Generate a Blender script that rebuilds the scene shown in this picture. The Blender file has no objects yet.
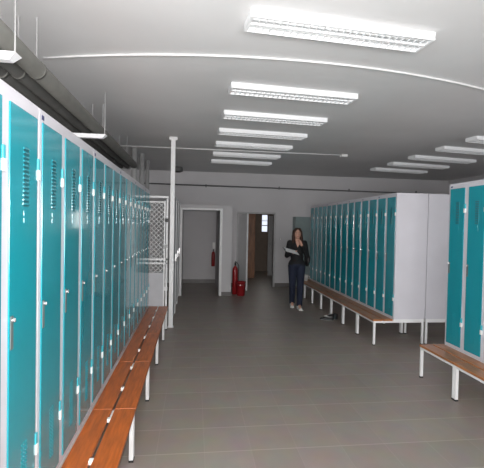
import bpy, bmesh, math, random
from math import sin, cos, radians, pi
from mathutils import Vector, Matrix
random.seed(7)
SC = bpy.context.scene
COL = SC.collection

# ------------------------------------------------------------------ camera
def setup_camera():
    f, yaw, pit, roll = 395.6, .121, .023, .0202
    fw = Vector((sin(yaw)*cos(pit), cos(yaw)*cos(pit), -sin(pit)))
    r0 = Vector((cos(yaw), -sin(yaw), 0)); u0 = r0.cross(fw)
    rt = cos(roll)*r0 + sin(roll)*u0
    up = -sin(roll)*r0 + cos(roll)*u0
    cd = bpy.data.cameras.new('camera'); co = bpy.data.objects.new('camera', cd); COL.objects.link(co)
    m = Matrix((( rt.x, up.x, -fw.x, .7003), (rt.y, up.y, -fw.y, 0), (rt.z, up.z, -fw.z, 1.7), (0, 0, 0, 1)))
    co.matrix_world = m
    cd.sensor_fit = 'HORIZONTAL'; cd.sensor_width = 36; cd.lens = f/484*36
    cd.clip_start = .05; cd.clip_end = 100
    SC.camera = co
setup_camera()
# ------------------------------------------------------------------ world, light, exposure
w = bpy.data.worlds.new('world'); SC.world = w; w.use_nodes = True
w.node_tree.nodes['Background'].inputs[0].default_value = (.75, .85, 1, 1)
w.node_tree.nodes['Background'].inputs[1].default_value = .3
def area(name, loc, rot, sx, sy, power, col):
    d = bpy.data.lights.new(name, 'AREA'); d.shape = 'RECTANGLE'; d.size = sx; d.size_y = sy
    d.energy = power; d.color = col
    o = bpy.data.objects.new(name, d); COL.objects.link(o); o.location = loc; o.rotation_euler = rot
    return o
area('window_daylight', (.2, -1.9, 1.85), (radians(116), 0, 0), 4.6, 1.5, 430, (1, .98, .97))
area('window_daylight_side', (7.9, 2.2, 1.9), (radians(90), 0, radians(90)), 2.6, 1.2, 50, (.9, .95, 1))
fl = bpy.data.lights.new('camera_flash', 'AREA'); fl.shape = 'DISK'; fl.size = .07; fl.energy = 80; fl.color = (1, .97, .95)
flo = bpy.data.objects.new('camera_flash', fl); COL.objects.link(flo); flo.matrix_world = SC.camera.matrix_world @ Matrix.Translation((0, .09, .02))
SC.view_settings.view_transform = 'Standard'; SC.view_settings.look = 'None'
SC.view_settings.gamma = 1; SC.view_settings.use_curve_mapping = False
SC.view_settings.exposure = 0.08
SC.cycles.use_denoising = True
SC.cycles.max_bounces = 10; SC.cycles.diffuse_bounces = 6

# ------------------------------------------------------------------ materials
def mat(name, col, rough=.5, metal=0, noise=.06, scale=6, coat=0, stretch=None, bump=0, spec=None):
    m = bpy.data.materials.new(name); m.use_nodes = True
    nt = m.node_tree; b = nt.nodes['Principled BSDF']
    b.inputs['Roughness'].default_value = rough; b.inputs['Metallic'].default_value = metal
    b.inputs['Coat Weight'].default_value = coat; b.inputs['Coat Roughness'].default_value = .08
    if spec is not None: b.inputs['Specular IOR Level'].default_value = spec
    tc = nt.nodes.new('ShaderNodeTexCoord'); mp = nt.nodes.new('ShaderNodeMapping')
    if stretch: mp.inputs['Scale'].default_value = stretch
    n = nt.nodes.new('ShaderNodeTexNoise'); n.inputs['Scale'].default_value = scale; n.inputs['Detail'].default_value = 5
    r = nt.nodes.new('ShaderNodeValToRGB')
    lo = [c*(1-noise) for c in col]; hi = [min(1, c*(1+noise)) for c in col]
    r.color_ramp.elements[0].position = .3; r.color_ramp.elements[1].position = .7
    r.color_ramp.elements[0].color = (*lo, 1); r.color_ramp.elements[1].color = (*hi, 1)
    L = nt.links.new
    L(tc.outputs['Object'], mp.inputs[0]); L(mp.outputs[0], n.inputs['Vector']); L(n.outputs['Fac'], r.inputs[0]); L(r.outputs[0], b.inputs['Base Color'])
    if bump:
        bp = nt.nodes.new('ShaderNodeBump'); bp.inputs['Strength'].default_value = bump; bp.inputs['Distance'].default_value = .01
        L(n.outputs['Fac'], bp.inputs['Height']); L(bp.outputs[0], b.inputs['Normal'])
    return m
M = {}
M['teal'] = mat('teal_enamel', (.01, .265, .325), .2, noise=.05, scale=2, coat=.6)
M['grey'] = mat('light_grey_enamel', (.58, .57, .61), .3, noise=.03, scale=3, coat=.2)
M['white'] = mat('white_enamel', (.74, .74, .74), .4, noise=.03)
M['lampwhite'] = mat('white_lamp_metal', (.86, .87, .88), .35, noise=.02)
M['tube'] = mat('fluorescent_glass', (.88, .9, .9), .15, noise=.01)
M['wood'] = mat('varnished_beech', (.42, .1, .016), .38, noise=.3, scale=5, stretch=(9, 1, 9), coat=.1)
M['wood2'] = mat('varnished_board', (.4, .15, .05), .3, noise=.25, scale=5, stretch=(9, 1, 9), coat=.3)
M['black'] = mat('black_plastic', (.012, .012, .013), .5)
M['chrome'] = mat('satin_chrome', (.6, .6, .6), .25, metal=.9)
M['clip'] = mat('white_plastic', (.8, .8, .78), .4, noise=.02)
M['plate'] = mat('dark_blue_plate', (.04, .045, .12), .4)
M['pipe'] = mat('grey_painted_pipe', (.13, .13, .118), .5, noise=.12, scale=8)
M['pipe2'] = mat('dark_lagging', (.06, .06, .056), .6, noise=.15, scale=8)
M['duct'] = mat('grey_steel_column', (.42, .42, .42), .5)
M['wall'] = mat('painted_plaster', (.56, .55, .56), .8, noise=.04, scale=1.2, bump=.06)
M['ceil'] = mat('painted_concrete_ceiling', (.68, .68, .68), .85, noise=.05, scale=.9, bump=.08)
M['base'] = mat('dark_tile_skirting', (.13, .12, .115), .4, noise=.1)
M['brown'] = mat('brown_wood_door', (.26, .11, .045), .45, noise=.3, scale=3, stretch=(6, 6, 1))
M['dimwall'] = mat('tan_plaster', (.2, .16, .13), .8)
M['greygreen'] = mat('grey_green_enamel', (.2, .26, .26), .4, noise=.05)
M['red'] = mat('red_enamel', (.26, .008, .01), .35, noise=.08)
M['redplastic'] = mat('red_plastic', (.26, .008, .012), .45, noise=.08)
M['skin'] = mat('skin', (.55, .3, .22), .55, noise=.05)
M['hair'] = mat('brown_hair', (.035, .014, .008), .75, noise=.4, scale=30, stretch=(6, 6, 1))
M['jacket'] = mat('black_knit', (.005, .005, .006), .8, noise=.3, scale=40)
M['denim'] = mat('blue_denim', (.009, .014, .034), .85, noise=.3, scale=60)
M['shoe'] = mat('white_leather', (.6, .6, .58), .5)
M['paper'] = mat('white_paper', (.8, .8, .8), .7, noise=.02)
M['wire'] = mat('galvanised_wire', (.5, .5, .52), .4, metal=.4)
M['shut'] = mat('mesh_backing_sheet', (.5, .5, .52), .75, spec=.2)
M['lip'] = mat('lip_pink', (.35, .07, .06), .5)
M['disc'] = mat('dull_grey_plastic', (.12, .12, .12), .5)

def tile_material():
    m = bpy.data.materials.new('grey_floor_tiles'); m.use_nodes = True
    nt = m.node_tree; b = nt.nodes['Principled BSDF']; L = nt.links.new
    g = nt.nodes.new('ShaderNodeNewGeometry'); mp = nt.nodes.new('ShaderNodeMapping')
    mp.inputs['Location'].default_value = (-.1, -3.27, 0)
    br = nt.nodes.new('ShaderNodeTexBrick'); br.offset = 0; br.squash = 1
    br.inputs['Scale'].default_value = 1; br.inputs['Brick Width'].default_value = .353; br.inputs['Row Height'].default_value = .353
    br.inputs['Mortar Size'].default_value = .0035; br.inputs['Mortar Smooth'].default_value = .1; br.inputs['Bias'].default_value = 0
    br.inputs['Color1'].default_value = (.3, .257, .225, 1); br.inputs['Color2'].default_value = (.325, .28, .246, 1)
    br.inputs['Mortar'].default_value = (.34, .296, .26, 1)
    n = nt.nodes.new('ShaderNodeTexNoise'); n.inputs['Scale'].default_value = 5; n.inputs['Detail'].default_value = 6
    mx = nt.nodes.new('ShaderNodeMix'); mx.data_type = 'RGBA'; mx.blend_type = 'MULTIPLY'; mx.inputs[0].default_value = .3
    L(g.outputs['Position'], mp.inputs[0]); L(mp.outputs[0], br.inputs[0]); L(mp.outputs[0], n.inputs[0])
    rows = nt.nodes.new('ShaderNodeTexBrick'); rows.offset = 0; rows.inputs['Scale'].default_value = 1; rows.inputs['Brick Width'].default_value = 60
    rows.inputs['Row Height'].default_value = .353; rows.inputs['Mortar Size'].default_value = .006; rows.inputs['Mortar Smooth'].default_value = .3
    for q in ('Color1', 'Color2'): rows.inputs[q].default_value = (1, 1, 1, 1)
    rows.inputs['Mortar'].default_value = (1.25, 1.25, 1.25, 1)
    m2 = nt.nodes.new('ShaderNodeMix'); m2.data_type = 'RGBA'; m2.blend_type = 'MULTIPLY'; m2.inputs[0].default_value = 1
    L(mp.outputs[0], rows.inputs[0]); L(br.outputs['Color'], m2.inputs[6]); L(rows.outputs['Color'], m2.inputs[7]); L(m2.outputs[2], mx.inputs[6]); L(n.outputs['Color'], mx.inputs[7]); L(mx.outputs[2], b.inputs['Base Color'])
    b.inputs['Roughness'].default_value = .42
    bp = nt.nodes.new('ShaderNodeBump'); bp.inputs['Strength'].default_value = .15; bp.inputs['Distance'].default_value = .003; bp.invert = True
    L(br.outputs['Fac'], bp.inputs['Height']); L(bp.outputs[0], b.inputs['Normal'])
    return m
M['tile'] = tile_material()
def emis(name, col, st):
    m = bpy.data.materials.new(name); m.use_nodes = True; b = m.node_tree.nodes['Principled BSDF']
    b.inputs['Base Color'].default_value = (*col, 1); b.inputs['Emission Color'].default_value = (*col, 1); b.inputs['Emission Strength'].default_value = st
    return m
M['sky_pane'] = emis('daylit_window_pane', (.8, .87, 1), 1.0)

# ------------------------------------------------------------------ mesh helpers
def box(bm, x0, x1, y0, y1, z0, z1, bev=0):
    vs = [bm.verts.new((x, y, z)) for x in (x0, x1) for y in (y0, y1) for z in (z0, z1)]
    fs = [(0, 1, 3, 2), (4, 6, 7, 5), (0, 4, 5, 1), (2, 3, 7, 6), (0, 2, 6, 4), (1, 5, 7, 3)]
    faces = [bm.faces.new([vs[i] for i in f]) for f in fs]
    if bev:
        es = list({e for f in faces for e in f.edges})
        bmesh.ops.bevel(bm, geom=es, offset=bev, segments=2, affect='EDGES', profile=.5)
    return vs
def tube(bm, pts, r, seg=10, caps=True):
    """round bar along a polyline; r a number or one radius per point"""
    pts = [Vector(p) for p in pts]
    rs = r if isinstance(r, (list, tuple)) else [r]*len(pts)
    rings = []
    t0 = (pts[1]-pts[0]).normalized()
    a = Vector((0, 0, 1)) if abs(t0.z) < .9 else Vector((1, 0, 0))
    n = t0.cross(a).normalized()
    for i, p in enumerate(pts):
        if i == 0: t = pts[1]-pts[0]
        elif i == len(pts)-1: t = pts[-1]-pts[-2]
        else: t = (pts[i+1]-pts[i]).normalized() + (pts[i]-pts[i-1]).normalized()
        t.normalize(); n = (n - t*n.dot(t)).normalized(); b = t.cross(n)
        rings.append([bm.verts.new(p + rs[i]*(cos(2*pi*k/seg)*n + sin(2*pi*k/seg)*b)) for k in range(seg)])
    for A, B in zip(rings, rings[1:]):
        for k in range(seg): bm.faces.new((A[k], A[(k+1) % seg], B[(k+1) % seg], B[k]))
    if caps: bm.faces.new(rings[0][::-1]); bm.faces.new(rings[-1])
def lathe(bm, prof, cx=0, cy=0, seg=24):
    rings = []
    for r, z in prof:
        rings.append([bm.verts.new((cx+r*cos(2*pi*k/seg), cy+r*sin(2*pi*k/seg), z)) for k in range(seg)] if r > 1e-5 else [bm.verts.new((cx, cy, z))])
    for A, B in zip(rings, rings[1:]):
        for k in range(seg):
            k2 = (k+1) % seg
            if len(A) == 1 and len(B) == 1: continue
            if len(A) == 1: bm.faces.new((A[0], B[k2], B[k]))
            elif len(B) == 1: bm.faces.new((A[k], A[k2], B[0]))
            else: bm.faces.new((A[k], A[k2], B[k2], B[k]))
def ball(bm, c, r, scale=(1, 1, 1), seg=16):
    mt = Matrix.Translation(c) @ Matrix.Diagonal((*scale, 1))
    bmesh.ops.create_uvsphere(bm, u_segments=seg, v_segments=max(8, seg*2//3), radius=r, matrix=mt)
def obj(name, bm, m, parent=None, smooth=False, loc=None):
    bmesh.ops.recalc_face_normals(bm, faces=bm.faces)
    me = bpy.data.meshes.new(name); bm.to_mesh(me); bm.free()
    ms = m if isinstance(m, list) else [m]
    for q in ms: me.materials.append(q)
    if smooth:
        for p in me.polygons: p.use_smooth = True
    o = bpy.data.objects.new(name, me); COL.objects.link(o)
    if parent: o.parent = parent
    if loc: o.location = loc
    return o
def B(): return bmesh.new()
def bx(name, dims, m, parent=None, bev=0):
    bm = B()
    for d in (dims if isinstance(dims[0], (tuple, list)) else [dims]): box(bm, *d, bev=bev)
    return obj(name, bm, m, parent)
def tag(o, label, cat, group=None, kind=None):
    o['label'] = label; o['category'] = cat
    if group: o['group'] = group
    if kind: o['kind'] = kind
    return o
def struct(o):
    o['kind'] = 'structure'; return o
def thing(name, label, cat, loc=(0, 0, 0), rz=0, group=None):
    o = bpy.data.objects.new(name, None); COL.objects.link(o)
    o.empty_display_size = .2; o.location = loc; o.rotation_euler = (0, 0, rz)
    return tag(o, label, cat, group)
KIDS = {}
def kids(o): return [c for c in ALLOBJ if c.parent == o]
def copy_tree(o, parent=None):
    c = o.copy(); COL.objects.link(c); c.parent = parent
    for ch in [k for k in list(COL.objects) if k.parent == o]: copy_tree(ch, c)
    return c

# ------------------------------------------------------------------ room
H = 3.1; YF = 10.7; XL = -2.6; XR = 8.0; YN = -2.0
struct(bx('floor', (XL-.15, XR+.15, YN-.15, 15, -.1, 0), M['tile']))
struct(bx('ceiling', (XL-.15, XR+.15, YN-.15, YF+.15, H, H+.12), M['ceil']))
struct(bx('wall_left', (XL-.15, XL, YN, YF, 0, H), M['wall']))
struct(bx('wall_right', [(XR, XR+.15, YN, YF, 0, H)], M['wall']))
struct(bx('wall_near', [(XL-.15, XR+.15, YN-.15, YN, 0, H)], M['wall']))
T = .15
VX0, VX1 = .41, 1.33          # passage opening
DX0, DX1 = 1.9, 2.9           # dark doorway
struct(bx('wall_far', [(XL-.15, VX0, YF, YF+T, 0, H), (VX1, DX0, YF, YF+T, 0, H), (DX1, XR+.15, YF, YF+T, 0, H),
                       (VX0, VX1, YF, YF+T, 2.16, H), (DX0, DX1, YF, YF+T, 2.04, H)], M['wall']))
# low vestibule box that stands out from the far wall
struct(bx('wall_vestibule', [(VX1, 1.6, 9.4, YF, 0, 2.16), (.33, VX0, 9.4, YF, 0, 2.16), (VX0, VX1, 9.4, 9.52, 2.055, 2.16),
                             (VX0, VX1, 9.52, YF, 2.1, 2.16)], M['wall']))
struct(bx('wall_passage', [(VX1, VX1+.1, YF+T, 11.4, 0, 2.3), (VX0-.6, VX0-.5, YF+T, 11.4, 0, 2.3), (VX0-.6, VX1+.1, 11.4, 11.5, 0, 2.3),
                           (VX0-.6, VX1+.1, YF+T, 11.5, 2.3, 2.4)], M['wall']))
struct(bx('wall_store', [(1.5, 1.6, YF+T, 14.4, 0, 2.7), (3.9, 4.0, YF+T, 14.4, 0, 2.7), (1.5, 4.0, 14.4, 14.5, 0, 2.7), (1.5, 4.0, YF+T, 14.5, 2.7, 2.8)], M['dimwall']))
bb = .115
struct(bx('baseboard_far', [(1.6, DX0, YF-.012, YF, 0, bb), (DX1, XR, YF-.012, YF, 0, bb), (XL, .33, YF-.012, YF, 0, bb)], M['base']))
struct(bx('baseboard_passage', [(VX0-.5, VX1, 11.388, 11.4, 0, bb)], M['base']))
struct(bx('baseboard_vestibule', [(VX1+.03, 1.612, 9.388, 9.4, 0, .09), (1.6, 1.612, 9.4, YF-.012, 0, .09)], M['base']))
# white steel door frame round the passage opening
struct(bx('trim_1', [(VX0-.03, VX0+.02, 9.37, 9.53, 0, 2.075), (VX1-.02, VX1+.04, 9.37, 9.53, 0, 2.075), (VX0+.02, VX1-.02, 9.37, 9.53, 2.03, 2.075)], M['white'], bev=.004))
struct(bx('trim_2', [(DX0-.04, DX0+.02, YF-.02, YF+T, 0, 2.06), (DX1-.02, DX1+.03, YF-.02, YF+T, 0, 2.06), (DX0+.02, DX1-.02, YF-.02, YF+T, 2.01, 2.06)], M['duct'], bev=.004))
# windows behind the camera that let the daylight in
for i, (a, b_) in enumerate([(-2.1, -.7), (-.4, 1.0), (1.3, 2.7)]):
    bm = B()
    for q in [(a, b_, 1.15, 1.2), (a, b_, 2.5, 2.55), (a, a+.05, 1.2, 2.5), (b_-.05, b_, 1.2, 2.5), ((a+b_)/2-.03, (a+b_)/2+.03, 1.2, 2.5)]:
        box(bm, q[0], q[1], YN, YN+.05, q[2], q[3])
    wo = struct(obj('window_%d' % (i+1), bm, M['white']))
    bx('pane', (a+.05, b_-.05, YN, YN+.01, 1.2, 2.5), M['sky_pane'], wo)

# ------------------------------------------------------------------ open white door leaf
hx, hy, fx, fy = 1.925, YF-.03, 2.085, 10.05
ang = math.atan2(fy-hy, fx-hx); ln = math.hypot(fx-hx, fy-hy)
d = thing('door_leaf', 'plain white door leaf standing open into the room at the dark doorway', 'door', (hx, hy, 0), ang)
bx('panel', (0, ln, -.04, 0, .012, 2.0), M['white'], d, bev=.003)
hd = bx('handle_plate', (ln-.1, ln-.05, 0, .004, .95, 1.15), M['chrome'], d)
bm = B(); tube(bm, [(ln-.075, .004, 1.08), (ln-.075, .045, 1.08), (ln-.18, .045, 1.08)], .008); obj('handle', bm, M['chrome'], hd)

# store behind the dark doorway
d = thing('wooden_cupboard', 'brown wooden cupboard seen inside the dark doorway on its left', 'cupboard', (1.9, 12.6, 0))
bx('body', (0, .76, 0, .6, 0, 2.15), M['brown'], d)
for k in (0, 1):
    dd = bx('door', (.01+.37*k, .37+.37*k, -.02, 0, .08, 2.12), M['brown'], d, bev=.004)
    bm = B(); ball(bm, (.34+.07*k, -.035, 1.1), .015); obj('knob', bm, M['chrome'], dd, True)
d = thing('pale_door', 'pale lilac-grey door at the right inside the dark doorway', 'door', (3.2, 13.2, 0))
bx('panel', (0, .5, 0, .04, 0, 2.03), M['duct'], d, bev=.004)
bx('handle', (.05, .07, -.04, 0, .98, 1.1), M['chrome'], d)
wx0, wx1 = 3.16, 3.4
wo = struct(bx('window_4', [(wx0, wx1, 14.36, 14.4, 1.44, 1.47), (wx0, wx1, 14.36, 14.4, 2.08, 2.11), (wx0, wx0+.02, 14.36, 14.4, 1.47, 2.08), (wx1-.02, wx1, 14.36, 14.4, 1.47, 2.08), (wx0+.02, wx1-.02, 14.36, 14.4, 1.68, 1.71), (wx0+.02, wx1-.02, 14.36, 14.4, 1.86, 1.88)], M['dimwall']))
bx('pane', (wx0+.02, wx1-.02, 14.385, 14.397, 1.47, 2.08), M['sky_pane'], wo)
area('store_window_daylight', (3.28, 14.3, 1.78), (radians(-90), 0, 0),   .2, .6, 2.4, (1, .95, .88))

# ------------------------------------------------------------------ lockers and benches
ZB, ZT = .377, 2.209
M['slot_shade'] = mat('painted_slot_shade', (.008, .1, .12), .6)  # darkened teal, paints the shade inside the louvre gaps
M['lock'] = mat('dull_zinc', (.09, .12, .12), .6)
def make_locker(n, p, label, grp):
    """front at x=0 facing +x, runs along +y from 0"""
    L = n*p
    root = thing('steel_locker', label, 'locker', group=grp)
    bm = B(); box(bm, -.48, 0, .0015, L-.0015, ZB, ZT, bev=.002)
    obj('cabinet_body', bm, M['grey'], root)
    bx('maker_plate', (0, .002, .03, .058, ZT-.045, ZT-.025), M['plate'], root)
    for i in range(n):
        a, b = i*p+.03, (i+1)*p-.03
        dr = bx('door', (0.0, .007, a, b, ZB+.035, ZT-.058), M['teal'], root, bev=.004)
        # pressed edge of the door
        c = (a+b)/2+.012
        bm = B()
        for k in range(14): box(bm, .005, .0076, c-.026, c+.026, 1.7655+k*.0175-.0085, 1.7655+k*.0175)
        obj('slot_shade_strip', bm, M['slot_shade'], dr)  # surface strips coloured as shadow under each fin, door is not cut
        bm = B()
        for k in range(14):
            z = 1.765+k*.0175
            v = box(bm, .005, .012, c-.027, c+.027, z, z+.009)
            for q in v:
                if q.co.x > .011 and q.co.z > z+.005: q.co.x -= .005
        for k in range(2): box(bm, .0065, .009, c-.02, c+.02, 1.69+k*.03, 1.69+k*.03+.02)
        obj('louvre', bm, M['teal'], dr)
        bm = B()
        for k in range(15):
            z = .52+k*.0175
            for s in (-.03, -.01, .01):
                v = box(bm, .005, .0105, c+s, c+s+.014, z, z+.008)
                for q in v:
                    if q.co.x > .0099 and q.co.z > z+.005: q.co.x -= .004
        obj('louvre', bm, M['teal'], dr)
        bm = B(); box(bm, .006, .011, a+.008, a+.03, 1.2, 1.33, bev=.002)
        lk = obj('lock_plate', bm, M['lock'], dr)
        bm = B(); tube(bm, [(.01, a+.02, 1.315), (.02, a+.02, 1.315)], .009, 14)
        box(bm,   .019, .023, a+.018, a+.022, 1.308, 1.322); obj('lock', bm, M['chrome'], lk)
        for z in (1.875, .64):
            bm = B(); box(bm, 0, .014, b-.004, b+.019, z+.004, z+.05, bev=.002); hg = obj('hinge', bm, M['clip'], dr)
            bm = B(); box(bm, 0, .011, b-.004, b+.018, z+.05, z+.1, bev=.002); obj('hinge_leaf', bm, M['tealhi'], dr)
    return root
M['tealhi'] = mat('pale_teal_enamel', (.05, .42, .5), .3, noise=.02)
def make_bench(L, label, grp, wood, clips):
    root = thing('locker_bench', label, 'bench', group=grp)
    for x0, x1 in ((.012, .146), (.164, .31)):
        bm = B(); box(bm, x0, x1, .003, L-.003, ZB-.024, ZB, bev=.004); obj('seat_board', bm, wood, root)
    bm = B()
    z1 = ZB-.024; z0 = z1-.026
    box(bm, .275, .3, .004, L-.004, z0, z1)           # front rail
    box(bm, -.47, -.44, .004, L-.004, z0, ZB-.001)          # rear rail, locker floor level
    box(bm, -.03, .0, .004, L-.004, z0, ZB-.001)
    for y in (.004, L-.029): box(bm, -.44, -.03, y, y+.025, z0, ZB-.001); box(bm, 0, .275, y, y+.025, z0, z1)
    obj('frame', bm, M['white'], root)
    for y in clips:
        bm = B(); box(bm, .143, .167, y-.016, y+.016, ZB-.02, ZB+.004, bev=.002); obj('joint_clip', bm, M['clip'], root)
    for x in (.27, -.47):
        for y in (.004, L-.029):
            bm = B(); box(bm, x, x+.03, y, y+.025, .015, z0, bev=.002); lg = obj('leg', bm, M['white'], root)
            bx('foot_cap', (x-.002, x+.032, y-.001, y+.026, 0, .015), M['black'], lg)
    return root
# left row, three doors each
PL = .325; UL = 3*PL
g1 = 'lockers along the left side'; g2 = 'bench units under the left lockers'
lab = ['teal three-door locker unit nearest the camera, cut by the left picture edge',
       'teal three-door locker unit second from the camera in the left row',
       'teal three-door locker unit in the middle of the left row, third from the camera',
       'teal three-door locker unit in the left row, fourth from the camera',
       'teal three-door locker unit in the left row, fifth from the camera']
blab = ['orange-brown slatted bench unit at the lower left corner, nearest the camera',
        'orange-brown slatted bench unit from the bottom picture edge to the first bench joint',
        'orange-brown slatted bench unit on the left between the first and second visible joints',
        'orange-brown slatted bench unit on the left just beyond the second visible joint',
        'brown slatted bench unit of the left row, fifth from the camera']
lp = make_locker(3, PL, lab[0], g1); bp_ = make_bench(UL, blab[0], g2, M['wood'], (.36, .83))
for i in range(5):
    y = .914 + i*UL
    o = lp if i == 0 else copy_tree(lp); o.location = (0, y, 0); o['label'] = lab[i]
    o = bp_ if i == 0 else copy_tree(bp_); o.location = (0, y, 0); o['label'] = blab[i]
# right rows, two doors each
PR = .302; UR = 2*PR; XR1 = 3.59
ordn = ['first', 'second', 'third', 'fourth', 'fifth', 'sixth', 'seventh']
lab1 = ['teal two-door locker unit beside the white end panel in the middle right row',
        'teal two-door locker unit second from the white end panel in the middle right row',
        'teal two-door locker unit third from the white end panel in the middle right row',
        'teal two-door locker unit fourth from the white end panel, middle right row',
        'teal two-door locker unit fifth from the white end panel in the middle right row',
        'dark teal two-door locker unit second from the far end of the middle right row',
        'greyish teal two-door locker unit nearest the person, in the middle right row']
blab1 = ['brown bench unit with white legs at the near end of the middle right row',
         'brown bench unit second from the near end of the middle right row',
         'brown bench unit third from the near end of the middle right row',
         'brown bench unit fourth from the near end of the middle right row',
         'brown bench unit fifth from the near end of the middle right row',
         'dim brown bench unit sixth from the near end, just nearer than the person',
         'dim brown bench unit at the far end, beside the person']
g3 = 'two-door lockers in the middle right row'; g4 = 'bench units under the middle right lockers'
lq = make_locker(2, PR, lab1[0], g3); bq = make_bench(UR, blab1[0], g4, M['wood2'], ())
for i in range(7):
    y = 5.386 + (i+1)*UR
    o = lq if i == 0 else copy_tree(lq); o.location = (XR1, y, 0); o.rotation_euler.z = pi; o['label'] = lab1[i]
    o = bq if i == 0 else copy_tree(bq); o.location = (XR1, y, 0); o.rotation_euler.z = pi; o['label'] = blab1[i]
# short two-door unit that closes the left row
o = copy_tree(lq); o.location = (0, .914+5*UL, 0); o.rotation_euler.z = 0; o['label'] = 'narrow two-door locker closing the left row against the wire mesh partition'; o['group'] = g1
o = make_bench(UR, 'short brown bench unit ending the left row by the wire mesh partition', g2, M['wood'], (.3,)); o.location = (0, .914+5*UL, 0)
# unit back to back with them
o = copy_tree(lq); o.location = (XR1+.97, 5.386, 0); o.rotation_euler.z = 0; o['label'] = 'white-sided locker back to back with the middle row, half hidden by teal doors'; o['group'] = 'lockers facing away'
o = copy_tree(bq); o.location = (XR1+.97, 5.386, 0); o.rotation_euler.z = 0; o['label'] = 'bench stand under the locker that faces away, only a white leg showing'; o['group'] = 'bench stands facing away'
lab2 = ['bright teal two-door locker unit at the far end of the nearest right row',
        'bright teal two-door locker unit cut by the right picture edge',
        'teal two-door locker unit beyond the right picture edge']
blab2 = ['brown bench unit with a free white corner leg, far end of the nearest right row',
         'brown bench unit of the nearest right row, right of the doubled white leg',
         'brown bench unit touching the right picture edge, last of the nearest right row']
for i in range(3):
    y = 4.215 - i*UR
    o = copy_tree(lq); o.location = (XR1, y, 0); o.rotation_euler.z = pi; o['label'] = lab2[i]; o['group'] = 'two-door lockers in the nearest right row'
    o = copy_tree(bq); o.location = (XR1, y, 0); o.rotation_euler.z = pi; o['label'] = blab2[i]; o['group'] = 'bench units under the nearest right lockers'

# ------------------------------------------------------------------ ceiling lamps
def make_lamp(L):
    """bottom-louvred twin tube fitting, long axis x, top at z=0"""
    root = thing('ceiling_lamp', '', 'lamp')
    W = .21; D = .055
    bm = B()
    box(bm, -L/2, L/2, -W/2, W/2, -.02, 0)
    for s in (-1, 1):
        v = box(bm, -L/2, L/2, min(s*W/2, s*(W/2-.008)), max(s*W/2, s*(W/2-.008)), -D, -.02)
    for s in (-1, 1): box(bm, min(s*L/2, s*(L/2-.02)), max(s*L/2, s*(L/2-.02)), -W/2+.008, W/2-.008, -D, -.02)
    obj('housing', bm, M['lampwhite'], root)
    bm = B()
    box(bm, -L/2+.02, L/2-.02, -.008, .008, -D, -.04)
    n = 26
    for k in range(1, n):
        x = -L/2+.02+(L-.04)*k/n
        for y0, y1 in ((-W/2+.008, -.008), (.008, W/2-.008)): box(bm, x-.0025, x+.0025, y0, y1, -D+.002, -.045)
    obj('louvre', bm, M['lampwhite'], root)
    for s in (-1, 1):
        bm = B(); tube(bm, [(-L/2+.025, s*.045, -.033), (L/2-.025, s*.045, -.033)], .012); obj('fluorescent_tube', bm, M['tube'], root, True)
    return root
gl = 'louvred ceiling lamps in the centre column'; gr = 'louvred ceiling lamps in the right column'
cl = [(2.61, 2.72, 1.70), (3.98, 1.70, 1.7)]
ys = [2.72, 4.06, 5.02, 5.93, 6.84, 7.81, 8.70]
ll = ['largest louvred white ceiling lamp, nearest the camera at the top of the picture', 'louvred white ceiling lamp second from the camera in the centre column',
      'louvred white ceiling lamp third from the camera in the centre column', 'louvred white ceiling lamp fourth from the camera in the centre column',
      'louvred ceiling lamp fifth in the centre column, just before the thin far conduit', 'louvred ceiling lamp second from the far wall in the centre column',
      'smallest louvred ceiling lamp, nearest the far wall in the centre column']
lamp = make_lamp(1.35)
for i, y in enumerate(ys):
    o = lamp if i == 0 else copy_tree(lamp); o.location = (1.705, y, H); o.rotation_euler.z = .085; o['label'] = ll[i]; o['group'] = gl
yr = [5.68, 6.45, 7.33, 8.17, 9.0]
lr = ['louvred ceiling lamp with only its left end showing at the right picture edge', 'louvred ceiling lamp fourth from the far wall in the right column, cut by the edge',
      'louvred ceiling lamp third from the far wall in the right column', 'louvred ceiling lamp second from the far wall in the right column',
      'louvred ceiling lamp nearest the far wall in the right column']
for i, y in enumerate(yr):
    o = copy_tree(lamp); o.location = (5.56, y, H); o.rotation_euler.z = .15; o.scale = (1.07, 1, 1); o['label'] = lr[i]; o['group'] = gr
# lamps hung on rods over the left lockers
for i, (y, lb) in enumerate([(2.42, 'white lamp end hung on rods above the nearest left lockers'), (4.47, 'small-looking white lamp end hung on a thin rod halfway along the left lockers')]):
    root = thing('suspended_lamp', lb, 'lamp', (-.31 if i == 0 else -.26, y, 2.605), 0, 'lamps hung over the left lockers')
    bm = B(); v = box(bm, -1.35, 0, -.045, .045, 0, .04)
    for q in v:
        if q.co.z < .01: q.co.y *= .6; q.co.x += (-.04 if q.co.x > -.5 else .04)
    obj('housing', bm, M['lampwhite'], root)
    for x in (-.02, -1.3):
        bm = B(); tube(bm, [(x, 0, .04), (x, 0, H-2.605)], .005, 6); obj('rod', bm, M['duct'], root)

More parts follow.
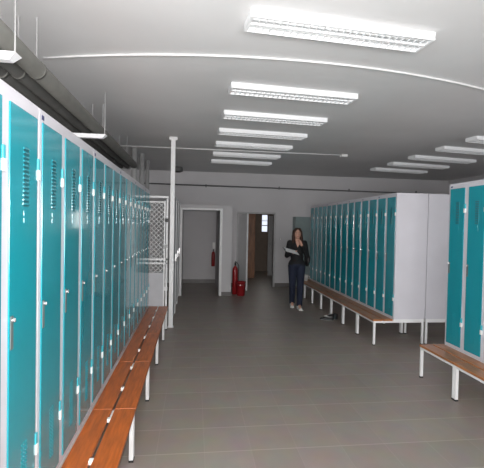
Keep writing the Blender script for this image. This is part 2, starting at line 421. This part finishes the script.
# ------------------------------------------------------------------ overhead pipes
pd = [('pipe', -.4, 2.745, .062, 'pipe', 'thickest grey pipe, outermost of the bundle over the left lockers'),
      ('pipe', -.52, 2.72, .045, 'pipe2', 'dark pipe just behind the thickest pipe over the left lockers'),
      ('pipe', -.63, 2.72, .045, 'pipe2', 'dark pipe third from the room side over the left lockers'),
      ('pipe', -.73, 2.705, .03, 'pipe2', 'thin dark pipe fourth from the room side over the left lockers'),
      ('pipe', -.82, 2.71, .035, 'pipe', 'thin brownish pipe closest to the locker tops, hindmost of the bundle')]
for nme, x, z, r, m, lb in pd:
    bm = B(); tube(bm, [(x, -1.95, z), (x, 7.3, z), (x-.0, 7.42, z)], [r, r, r*.9], 20)
    root = tag(obj(nme, bm, M[m], None, True), lb, 'pipe', 'pipes hung over the left lockers')
    for yy in (1.2, 2.9, 4.9, 6.6):
        bm = B(); tube(bm, [(x, yy, z), (x, yy+.03, z)], r+.003, 20); obj('clamp', bm, M['pipe'], root, True)
        bm = B(); tube(bm, [(x, yy+.015, z+r), (x, yy+.015, H)], .005, 6); obj('hanger_rod', bm, M['duct'], root)
for i, (x, y, lb) in enumerate([(-.43, 7.62, 'thickest pale vertical pipe beyond the left lockers'), (-.37, 8.25, 'middle one of three pale vertical pipes beyond the left lockers'), (-.36, 9.1, 'rightmost and farthest of three pale vertical pipes beyond the left lockers')]):
    bm = B(); tube(bm, [(x, y, 0), (x, y, H)], .052 if i < 2 else .042, 18)
    root = tag(obj('vertical_pipe', bm, M['duct'], None, True), lb, 'pipe', 'vertical pipes beyond the left lockers')
# conduits
bm = B(); n = 28; P = []
for k in range(n+1):
    x = -.6 + 5.6*k/n
    P.append((x, 3.27 + .08*(x-1.4)**2, H-.012))
tube(bm, P, .010, 8); tag(obj('ceiling_conduit', bm, M['white'], None, True), 'long thin white conduit bowing across the near ceiling', 'conduit')
bm = B(); tube(bm, [(-.7, 7.42, H-.01), (3.5, 7.42, H-.01)], .01, 8)
cd_ = tag(obj('ceiling_conduit', bm, M['white'], None, True), 'thin white conduit crossing the far ceiling to a small square box', 'conduit')
bx('junction_box', (3.5, 3.62, 7.36, 7.48, H-.045, H), M['white'], cd_, bev=.006)
bm = B(); tube(bm, [(XL, YF-.03, 2.755), (6.95, YF-.03, 2.70), (XR, YF-.03, 2.69)], .02, 8)
cw = tag(obj('wall_pipe', bm, M['disc'], None, True), 'thin dark pipe running along the top of the far wall', 'pipe')
for x in (-1, 1.0, 3, 5, 7): bx('bracket', (x-.015, x+.015, YF-.03, YF, 2.69, 2.77), M['disc'], cw)
bm = B(); lathe(bm, [(0, 2.98), (.1, 2.98), (.135, 3.0), (.135, 3.06), (.12, H), (0, H)], .27, 9.95)
dk = tag(obj('ceiling_speaker', bm, M['disc'], None, True), 'dark round fitting on the ceiling beside the tall white post', 'speaker')
bm = B()
for k in range(1, 5): lathe(bm, [(.02*k, 2.979), (.02*k+.006, 2.974), (.02*k+.012, 2.979)], .27, 9.95)
obj('grille', bm, M['black'], dk)

# ------------------------------------------------------------------ post and wire partition
root = thing('steel_post', 'tall white square post from floor to ceiling beside the wire mesh partition', 'post', (.345, 6.56, 0))
bx('post', (-.035, .035, -.035, .035, .008, H-.03), M['white'], root, bev=.004)
bx('base_plate', (-.05, .05, -.05, .05, 0, .008), M['white'], root)
bx('top_plate', (-.065, .065, -.05, .05, H-.05, H), M['white'], root, bev=.003)
def diamond(bm, x0, x1, z0, z1, y, p=.075, r=.006):
    w, h = x1-x0, z1-z0
    s = -h
    while s < w:
        for sg in (1, -1):
            a0 = max(0, s); a1 = min(w, s+h)
            if a1-a0 > .01:
                q0 = (a0, a0-s); q1 = (a1, a1-s)
                if sg < 0: q0 = (q0[0], h-q0[1]); q1 = (q1[0], h-q1[1])
                tube(bm, [(x0+q0[0], y+sg*r, z0+q0[1]), (x0+q1[0], y+sg*r, z0+q1[1])], r, 4, False)
        s += p
root = thing('wire_partition', 'white framed wire mesh partition at the far end of the left lockers', 'partition', (0, 6.46, 0))
bx('frame', [(-.5, .285, -.015, .015, 2.105, 2.135), (-.5, .285, -.015, .015, 1.105, 1.135), (-.5, .285, -.015, .015, 1.045, 1.07),
             (-.5, .25, -.015, .015, .12, .15), (-.5, -.47, -.015, .015, 0, 2.095)], M['white'], root)
bx('gate_stile', [(.222, .244, -.016, .016, 0.06, 2.06), (-.47, .222, -.012, .012, 2.03, 2.05)], M['white'], root)
bx('gate_stile', [(.258, .285, -.015, .015, .0, 2.095)], M['white'], root)
bm = B(); diamond(bm, -.46, .222, .9, 2.03, .006); obj('wire_mesh', bm, M['white'], root)
bx('lower_sheet', (-.46, .222, .02, .028, .15, .9), M['shut'], root)
for z, m in ((1.72, 'black'), (1.3, 'duct'), (.62, 'white'), (.2, 'white')):
    bx('hinge', (.235, .292, -.03, -.015, z, z+.06), M[m], root)
# side partition of pale sheet doors between post and vestibule
root = thing('sheet_partition', 'pale grey sheet-metal partition with narrow doors receding behind the white post', 'partition', (.355, 6.65, 0))
yy = 0
for k in range(4):
    o = bx('upright', (-.02, .02, yy-.02, yy+.02, 0, 2.17), M['white'], root, bev=.002)
    if k < 3:
        sh = bx('sheet_door', (-.008, .008, yy+.03, yy+.88, .06, 2.12), M['shut'], root)
        bx('pull_handle', (.008, .03, yy+.78, yy+.8, 1.0, 1.14), M['chrome'], sh)
    yy += .91
bx('top_rail', (-.015, .015, .02, 2.71, 2.13, 2.165), M['white'], root)

# ------------------------------------------------------------------ small items
root = thing('fire_extinguisher', 'red fire extinguisher standing on the floor beside the white vestibule corner', 'extinguisher', (1.72, 9.62, 0))
bm = B(); lathe(bm, [(0, 0), (.062, 0), (.07, .015), (.07, .58), (.06, .64), (.03, .68), (.02, .7), (.0, .7)]); obj('cylinder', bm, M['red'], root, True)
bm = B(); lathe(bm, [(0, .7), (.018, .7), (.022, .74), (.018, .77), (0, .77)]); box(bm, -.012, .012, -.09, .02, .77, .785); box(bm, -.01, .01, -.08, .02, .8, .81); obj('valve', bm, M['black'], root)
bm = B(); tube(bm, [(0, .02, .75), (.04, .03, .78), (.09, .03, .7), (.085, .02, .35), (.08, .015, .22)], [.009]*4+[.014], 8); obj('hose', bm, M['black'], root, True)
root = thing('bucket', 'red bucket on the floor right of the standing fire extinguisher', 'bucket', (1.845, 9.44, 0))
bm = B(); lathe(bm, [(0, 0), (.09, 0), (.095, .01), (.115, .32), (.122, .325), (.122, .335), (.108, .335), (.088, .02), (0, .02)], seg=28); obj('pail', bm, M['redplastic'], root, True)
bm = B(); tube(bm, [(-.118, 0, .32)]+[(-.118*cos(a), -.11*sin(a)-.0, .32-.06*sin(a)) for a in [pi*k/10 for k in range(1, 10)]]+[(.118, 0, .32)], .003, 6); obj('bail_handle', bm, M['chrome'], root)
root = thing('wall_extinguisher', 'small dark red fire extinguisher hanging on the wall seen through the left passage', 'extinguisher', (1.26, 11.31, .5))
bm = B(); lathe(bm, [(0, 0), (.045, 0), (.05, .01), (.05, .36), (.04, .4), (.015, .43), (0, .43)]); obj('cylinder', bm, M['red'], root, True)
bm = B(); lathe(bm, [(0, .43), (.015, .43), (.015, .47), (0, .47)]); box(bm, -.01, .01, -.06, .02, .47, .49); obj('valve', bm, M['black'], root)
bx('wall_bracket', (-.02, .02, .045, .09, .25, .3), M['black'], root)
tag(bx('notice_plate', (1.24, 1.31, 11.392, 11.4, 1.0, 1.18), M['clip'], bev=.002), 'small white plate on the passage wall above the dark red extinguisher', 'sign')
root = thing('light_switch', 'small light switch on the wall between the dark doorway and the person', 'switch', (3.07, YF, 1.33))
bx('plate', (-.03, .03, -.008, 0, -.03, .03), M['duct'], root, bev=.002); bx('rocker', (-.015, .015, -.013, -.008, -.018, .018), M['clip'], root)
root = thing('steel_cabinet', 'grey-green steel cabinet against the far wall behind the person', 'cabinet', (3.4, 10.35, 0))
bx('body', (0, .95, .02, .33, .08, 1.95), M['greygreen'], root, bev=.003)
bx('plinth', (.02, .93, .04, .31, 0, .08), M['base'], root)
for k in (0, 1):
    dd = bx('door', (.012+.465*k, .472+.465*k, 0, .02, .1, 1.93), M['greygreen'], root, bev=.003)
    bx('handle', (.42+.08*k, .435+.08*k, -.02, 0, .98, 1.1), M['chrome'], dd)
# shoes under the bench
def shoe_bm(L=.25, Wd=.085, h=.1):
    bm = B(); n = 14; rings = []
    for i in range(n+1):
        t = i/n; x = -L/2+L*t
        wv = Wd/2*(.35+.65*math.sin(pi*min(1, .18+t*.8))**.5)*(1 if t < .9 else 1-(t-.9)*5)
        if t < .04: wv *= .6
        hh = h*(1 if t < .3 else 1-.6*min(1, (t-.3)/.5))*(1 if t < .95 else .6)
        rings.append([bm.verts.new((x, wv*cos(a), max(0, hh*.5+hh*.55*sin(a)))) for a in [2*pi*k/12 for k in range(12)]])
    for A_, B_ in zip(rings, rings[1:]):
        for k in range(12): bm.faces.new((A_[k], A_[(k+1) % 12], B_[(k+1) % 12], B_[k]))
    bm.faces.new(rings[0][::-1]); bm.faces.new(rings[-1])
    return bm
for i, (x, y, rz, lb) in enumerate([(3.13, 6.93, 2.9, 'black shoe under the bench, left one of the pair'), (3.26, 7.05, 2.2, 'black shoe under the bench, right one of the pair')]):
    root = thing('black_shoe', lb, 'shoe', (x, y, 0), rz, 'pair of black shoes under the bench')
    obj('upper', shoe_bm(), M['black'], root, True)
    bx('sole', (-.12, .11, -.035, .035, 0, .014), M['disc'], root, bev=.004)
    bx('stripe', [(-.04, .05, -.032, .032, .07, .08)], M['shoe'], root, bev=.002)
root = thing('white_cup', 'small white cup standing on the far end of the bench beside the person', 'cup', (3.42, 9.35, ZB+.001))
bm = B(); lathe(bm, [(0, 0), (.05, 0), (.07, .13), (.075, .14), (.066, .14), (.046, .01), (0, .01)]); obj('cup', bm, M['shoe'], root, True)
bm = B(); tube(bm, [(.06, 0, .11), (.1, 0, .1), (.1, 0, .05), (.056, 0, .04)], .006, 8); obj('handle', bm, M['shoe'], root, True)

# ------------------------------------------------------------------ the person
def cap(bm, p0, p1, r0, r1, seg=14):
    p0, p1 = Vector(p0), Vector(p1)
    ball(bm, p0, r0, seg=seg); ball(bm, p1, r1, seg=seg)
    if (p1-p0).length > 1e-4: tube(bm, [p0, p1], [r0, r1], seg)
def chain(bm, pts):
    for (a, ra), (b, rb) in zip(pts, pts[1:]): cap(bm, a, b, ra, rb)
def fused(name, bm, m, parent, vox=.008, smooth=4, mats=None):
    o = obj(name, bm, m, None)
    md = o.modifiers.new('r', 'REMESH'); md.mode = 'VOXEL'; md.voxel_size = vox; md.use_smooth_shade = True
    s = o.modifiers.new('s', 'SMOOTH'); s.iterations = smooth; s.factor = .5
    dg = bpy.context.evaluated_depsgraph_get(); dg.update()
    me = bpy.data.meshes.new_from_object(o.evaluated_get(dg)); o.modifiers.clear(); o.data = me
    for p in me.polygons: p.use_smooth = True
    o.parent = parent
    return o
person = thing('person', 'woman in dark jacket and blue jeans by the far bench, hand at chin', 'person', (2.83, 8.0, 0), radians(-8))
SH = 1.345
hipL, hipR = (-.085, .0, .87), (.085, 0, .87)
knL, knR = (-.075, .04, .47), (.07, -.10, .475)
anL, anR = (-.065, .15, .085), (.06, -.12, .085)
shL, shR = (-.15, .01, SH), (.15, .01, SH)
elL, elR = (-.205, .03, 1.08), (.2, -.05, 1.09)
wrL, wrR = (-.12, -.2, 1.15), (.09, -.17, 1.28)
haL, haR = (-.08, -.27, 1.165), (.05, -.17, 1.355)
def torso(bm, g=0):
    for a, s in (((0, 0, .93), (.155, .105, .12)), ((0, 0, 1.06), (.125, .09, .14)), ((0, 0, 1.2), (.14, .1, .13)), ((0, .005, 1.3), (.15, .085, .09))):
        ball(bm, a, 1, (s[0]+g, s[1]+g, s[2]), 20)
    cap(bm, (-.13, .01, SH-.01), (.13, .01, SH-.01), .055+g, .055+g)
def arms(bm, g=0, stop=False):
    for sh, el, wr in ((shL, elL, wrL), (shR, elR, wrR)):
        chain(bm, [(sh, .055+g), (el, .042+g), (wr, .026+g)])
bm = B(); torso(bm); arms(bm)
chain(bm, [((0, .01, 1.33), .06), ((0, -.005, 1.45), .05)])
for h, k, a in ((hipL, knL, anL), (hipR, knR, anR)):
    chain(bm, [(h, .085), (k, .055), (a, .036)]); chain(bm, [(a, .036), ((a[0], a[1]-.12, .04), .028)])
ball(bm, (0, -.01, 1.545), 1, (.074, .09, .105), 20); ball(bm, (0, -.04, 1.49), 1, (.05, .055, .055), 16)     # skull and jaw
cap(bm, (0, -.1, 1.545), (0, -.118, 1.515), .009, .015, 8)                                                # nose
for s in (-1, 1):
    ball(bm, (s*.076, 0, 1.535), 1, (.01, .018, .03), 10)                                                 # ears
    cap(bm, (s*.015, -.09, 1.565), (s*.045, -.085, 1.567), .009, .008, 8)                                 # brows
# hands
def hand(bm, wr, palm, across, fwd, curl, thumb):
    wr, palm, across, fwd, curl = map(Vector, (wr, palm, across, fwd, curl))
    chain(bm, [(wr, .024), (palm, .026)])
    for s in (-1.2, -.4, .4, 1.2): cap(bm, wr.lerp(palm, .5)+across*s*.012, palm+across*s*.018, .015, .014, 8)
    for s, l in ((-1.5, .06), (-.5, .075), (.5, .08), (1.5, .07)):
        a = palm + across*s*.019 + fwd*.01
        b_ = a + fwd*l*.5 + curl*l*.15; c = b_ + fwd*l*.25 + curl*l*.4
        chain(bm, [(a, .0095), (b_, .0088), (c, .0075)])
    t0 = wr.lerp(palm, .4) + across*thumb*.02
    t1 = t0 + across*thumb*.03 + fwd*.025; chain(bm, [(t0, .012), (t1, .0105), (t1+fwd*.03-across*thumb*.005, .009)])
hand(bm, wrL, haL, (.55, .25, .3), Vector((.35, -.9, .05)).normalized(), (0, 0, .9), 1)
hand(bm, wrR, haR, (.6, -.5, .2), Vector((-.35, .1, .92)).normalized(), (-.3, .5, 0), -1)
body = fused('body', bm, M['skin'], person, .0065, 3)
# face details
bm = B(); ball(bm, (0, -.098, 1.486), 1, (.022, .008, .007), 12); obj('lips', bm, M['lip'], person, True)
for s in (-1, 1):
    bm = B(); ball(bm, (s*.03, -.086, 1.548), 1, (.014, .009, .0075), 12); ey = obj('eye', bm, M['clip'], person, True)
    bm = B(); ball(bm, (s*.03, -.0925, 1.548), 1, (.006, .0045, .006), 10); obj('iris', bm, M['black'], ey, True)
    bm = B(); chain(bm, [((s*.014, -.098, 1.572), .003), ((s*.032, -.098, 1.577), .0035), ((s*.048, -.085, 1.57), .002)]); obj('eyebrow', bm, M['hair'], person, True)
# hair
bm = B()
ball(bm, (0, .018, 1.562), 1, (.088, .092, .105), 20)
for s in (-1, 1):
    chain(bm, [((s*.035, -.055, 1.635), .03), ((s*.07, -.045, 1.58), .026), ((s*.083, -.03, 1.5), .028), ((s*.088, -.03, 1.4), .032), ((s*.085, -.04, 1.32), .022)])
    chain(bm, [((s*.05, .06, 1.58), .05), ((s*.055, .07, 1.45), .055), ((s*.055, .075, 1.34), .035)])
chain(bm, [((0, .08, 1.56), .05), ((0, .085, 1.44), .055), ((0, .09, 1.3), .035)])
fused('hair', bm, M['hair'], person, .008, 3)
# jacket
bm = B(); torso(bm, .011)
arms(bm, .009)
cap(bm, (-.08, 0, .9), (.08, 0, .9), .1, .1)
chain(bm, [((-.05, .02, 1.385), .05), ((.05, .02, 1.385), .05)])
jk = fused('jacket', bm, M['jacket'], person, .009, 4)
# skin at the neckline
bm = B(); v = [bm.verts.new(p) for p in ((-.045, -.098, 1.375), (.045, -.098, 1.375), (0, -.122, 1.26), (-.045, -.08, 1.375), (.045, -.08, 1.375), (0, -.1, 1.26))]
for f_ in ((0, 2, 1), (3, 4, 5), (0, 3, 5, 2), (1, 2, 5, 4), (0, 1, 4, 3)): bm.faces.new([v[i] for i in f_])
obj('neckline', bm, M['skin'], person)
# jeans
bm = B()
ball(bm, (0, 0, .9), 1, (.168, .118, .1), 20)
for h, k, a in ((hipL, knL, anL), (hipR, knR, anR)): chain(bm, [(h, .1), (k, .069), ((a[0], a[1], a[2]+.03), .058), ((a[0], a[1], a[2]), .06)])
fused('jeans', bm, M['denim'], person, .009, 3)
for a, rz in ((anL, -pi/2-.1), (anR, -pi/2+.1)):
    bm = shoe_bm(.25, .095, .1)
    sh_ = obj('shoe', bm, M['shoe'], person, True); sh_.location = (a[0], a[1]-.055, .0); sh_.rotation_euler.z = rz
    bx('sole', (-.12, .115, -.04, .04, -0.0, .018), M['clip'], sh_, bev=.004)
# papers she holds
root = thing('clipboard', 'dark clipboard with white papers held by the woman', 'clipboard', (2.63, 7.64, 1.2), radians(10)); root.rotation_euler = (radians(20), radians(14), radians(10))
bx('board', (-.17, .13, -.11, .11, -.006, -.002), M['black'], root)
bx('paper_sheets', (-.155, .125, -.105, .1, -.002, .002), M['paper'], root)
bx('clip', (-.17, -.145, -.03, .03, .002, .01), M['chrome'], root)
root = thing('handbag', 'black shoulder bag hanging at the hip of the woman', 'bag', (3.08, 8.1, .86))
bm = B(); ball(bm, (0, 0, .13), 1, (.055, .12, .14), 18); box(bm, -.045, .045, -.1, .1, .1, .22, bev=.02); fused('pouch', bm, M['black'], root, .01, 4)
bm = B(); tube(bm, [(0, -.09, .2), (-.01, -.07, .35), (-.03, -.02, .5), (-.045, -.0, .535), (-.03, .03, .5), (-.01, .08, .35), (0, .09, .2)], .007, 8); obj('strap', bm, M['black'], root, True)
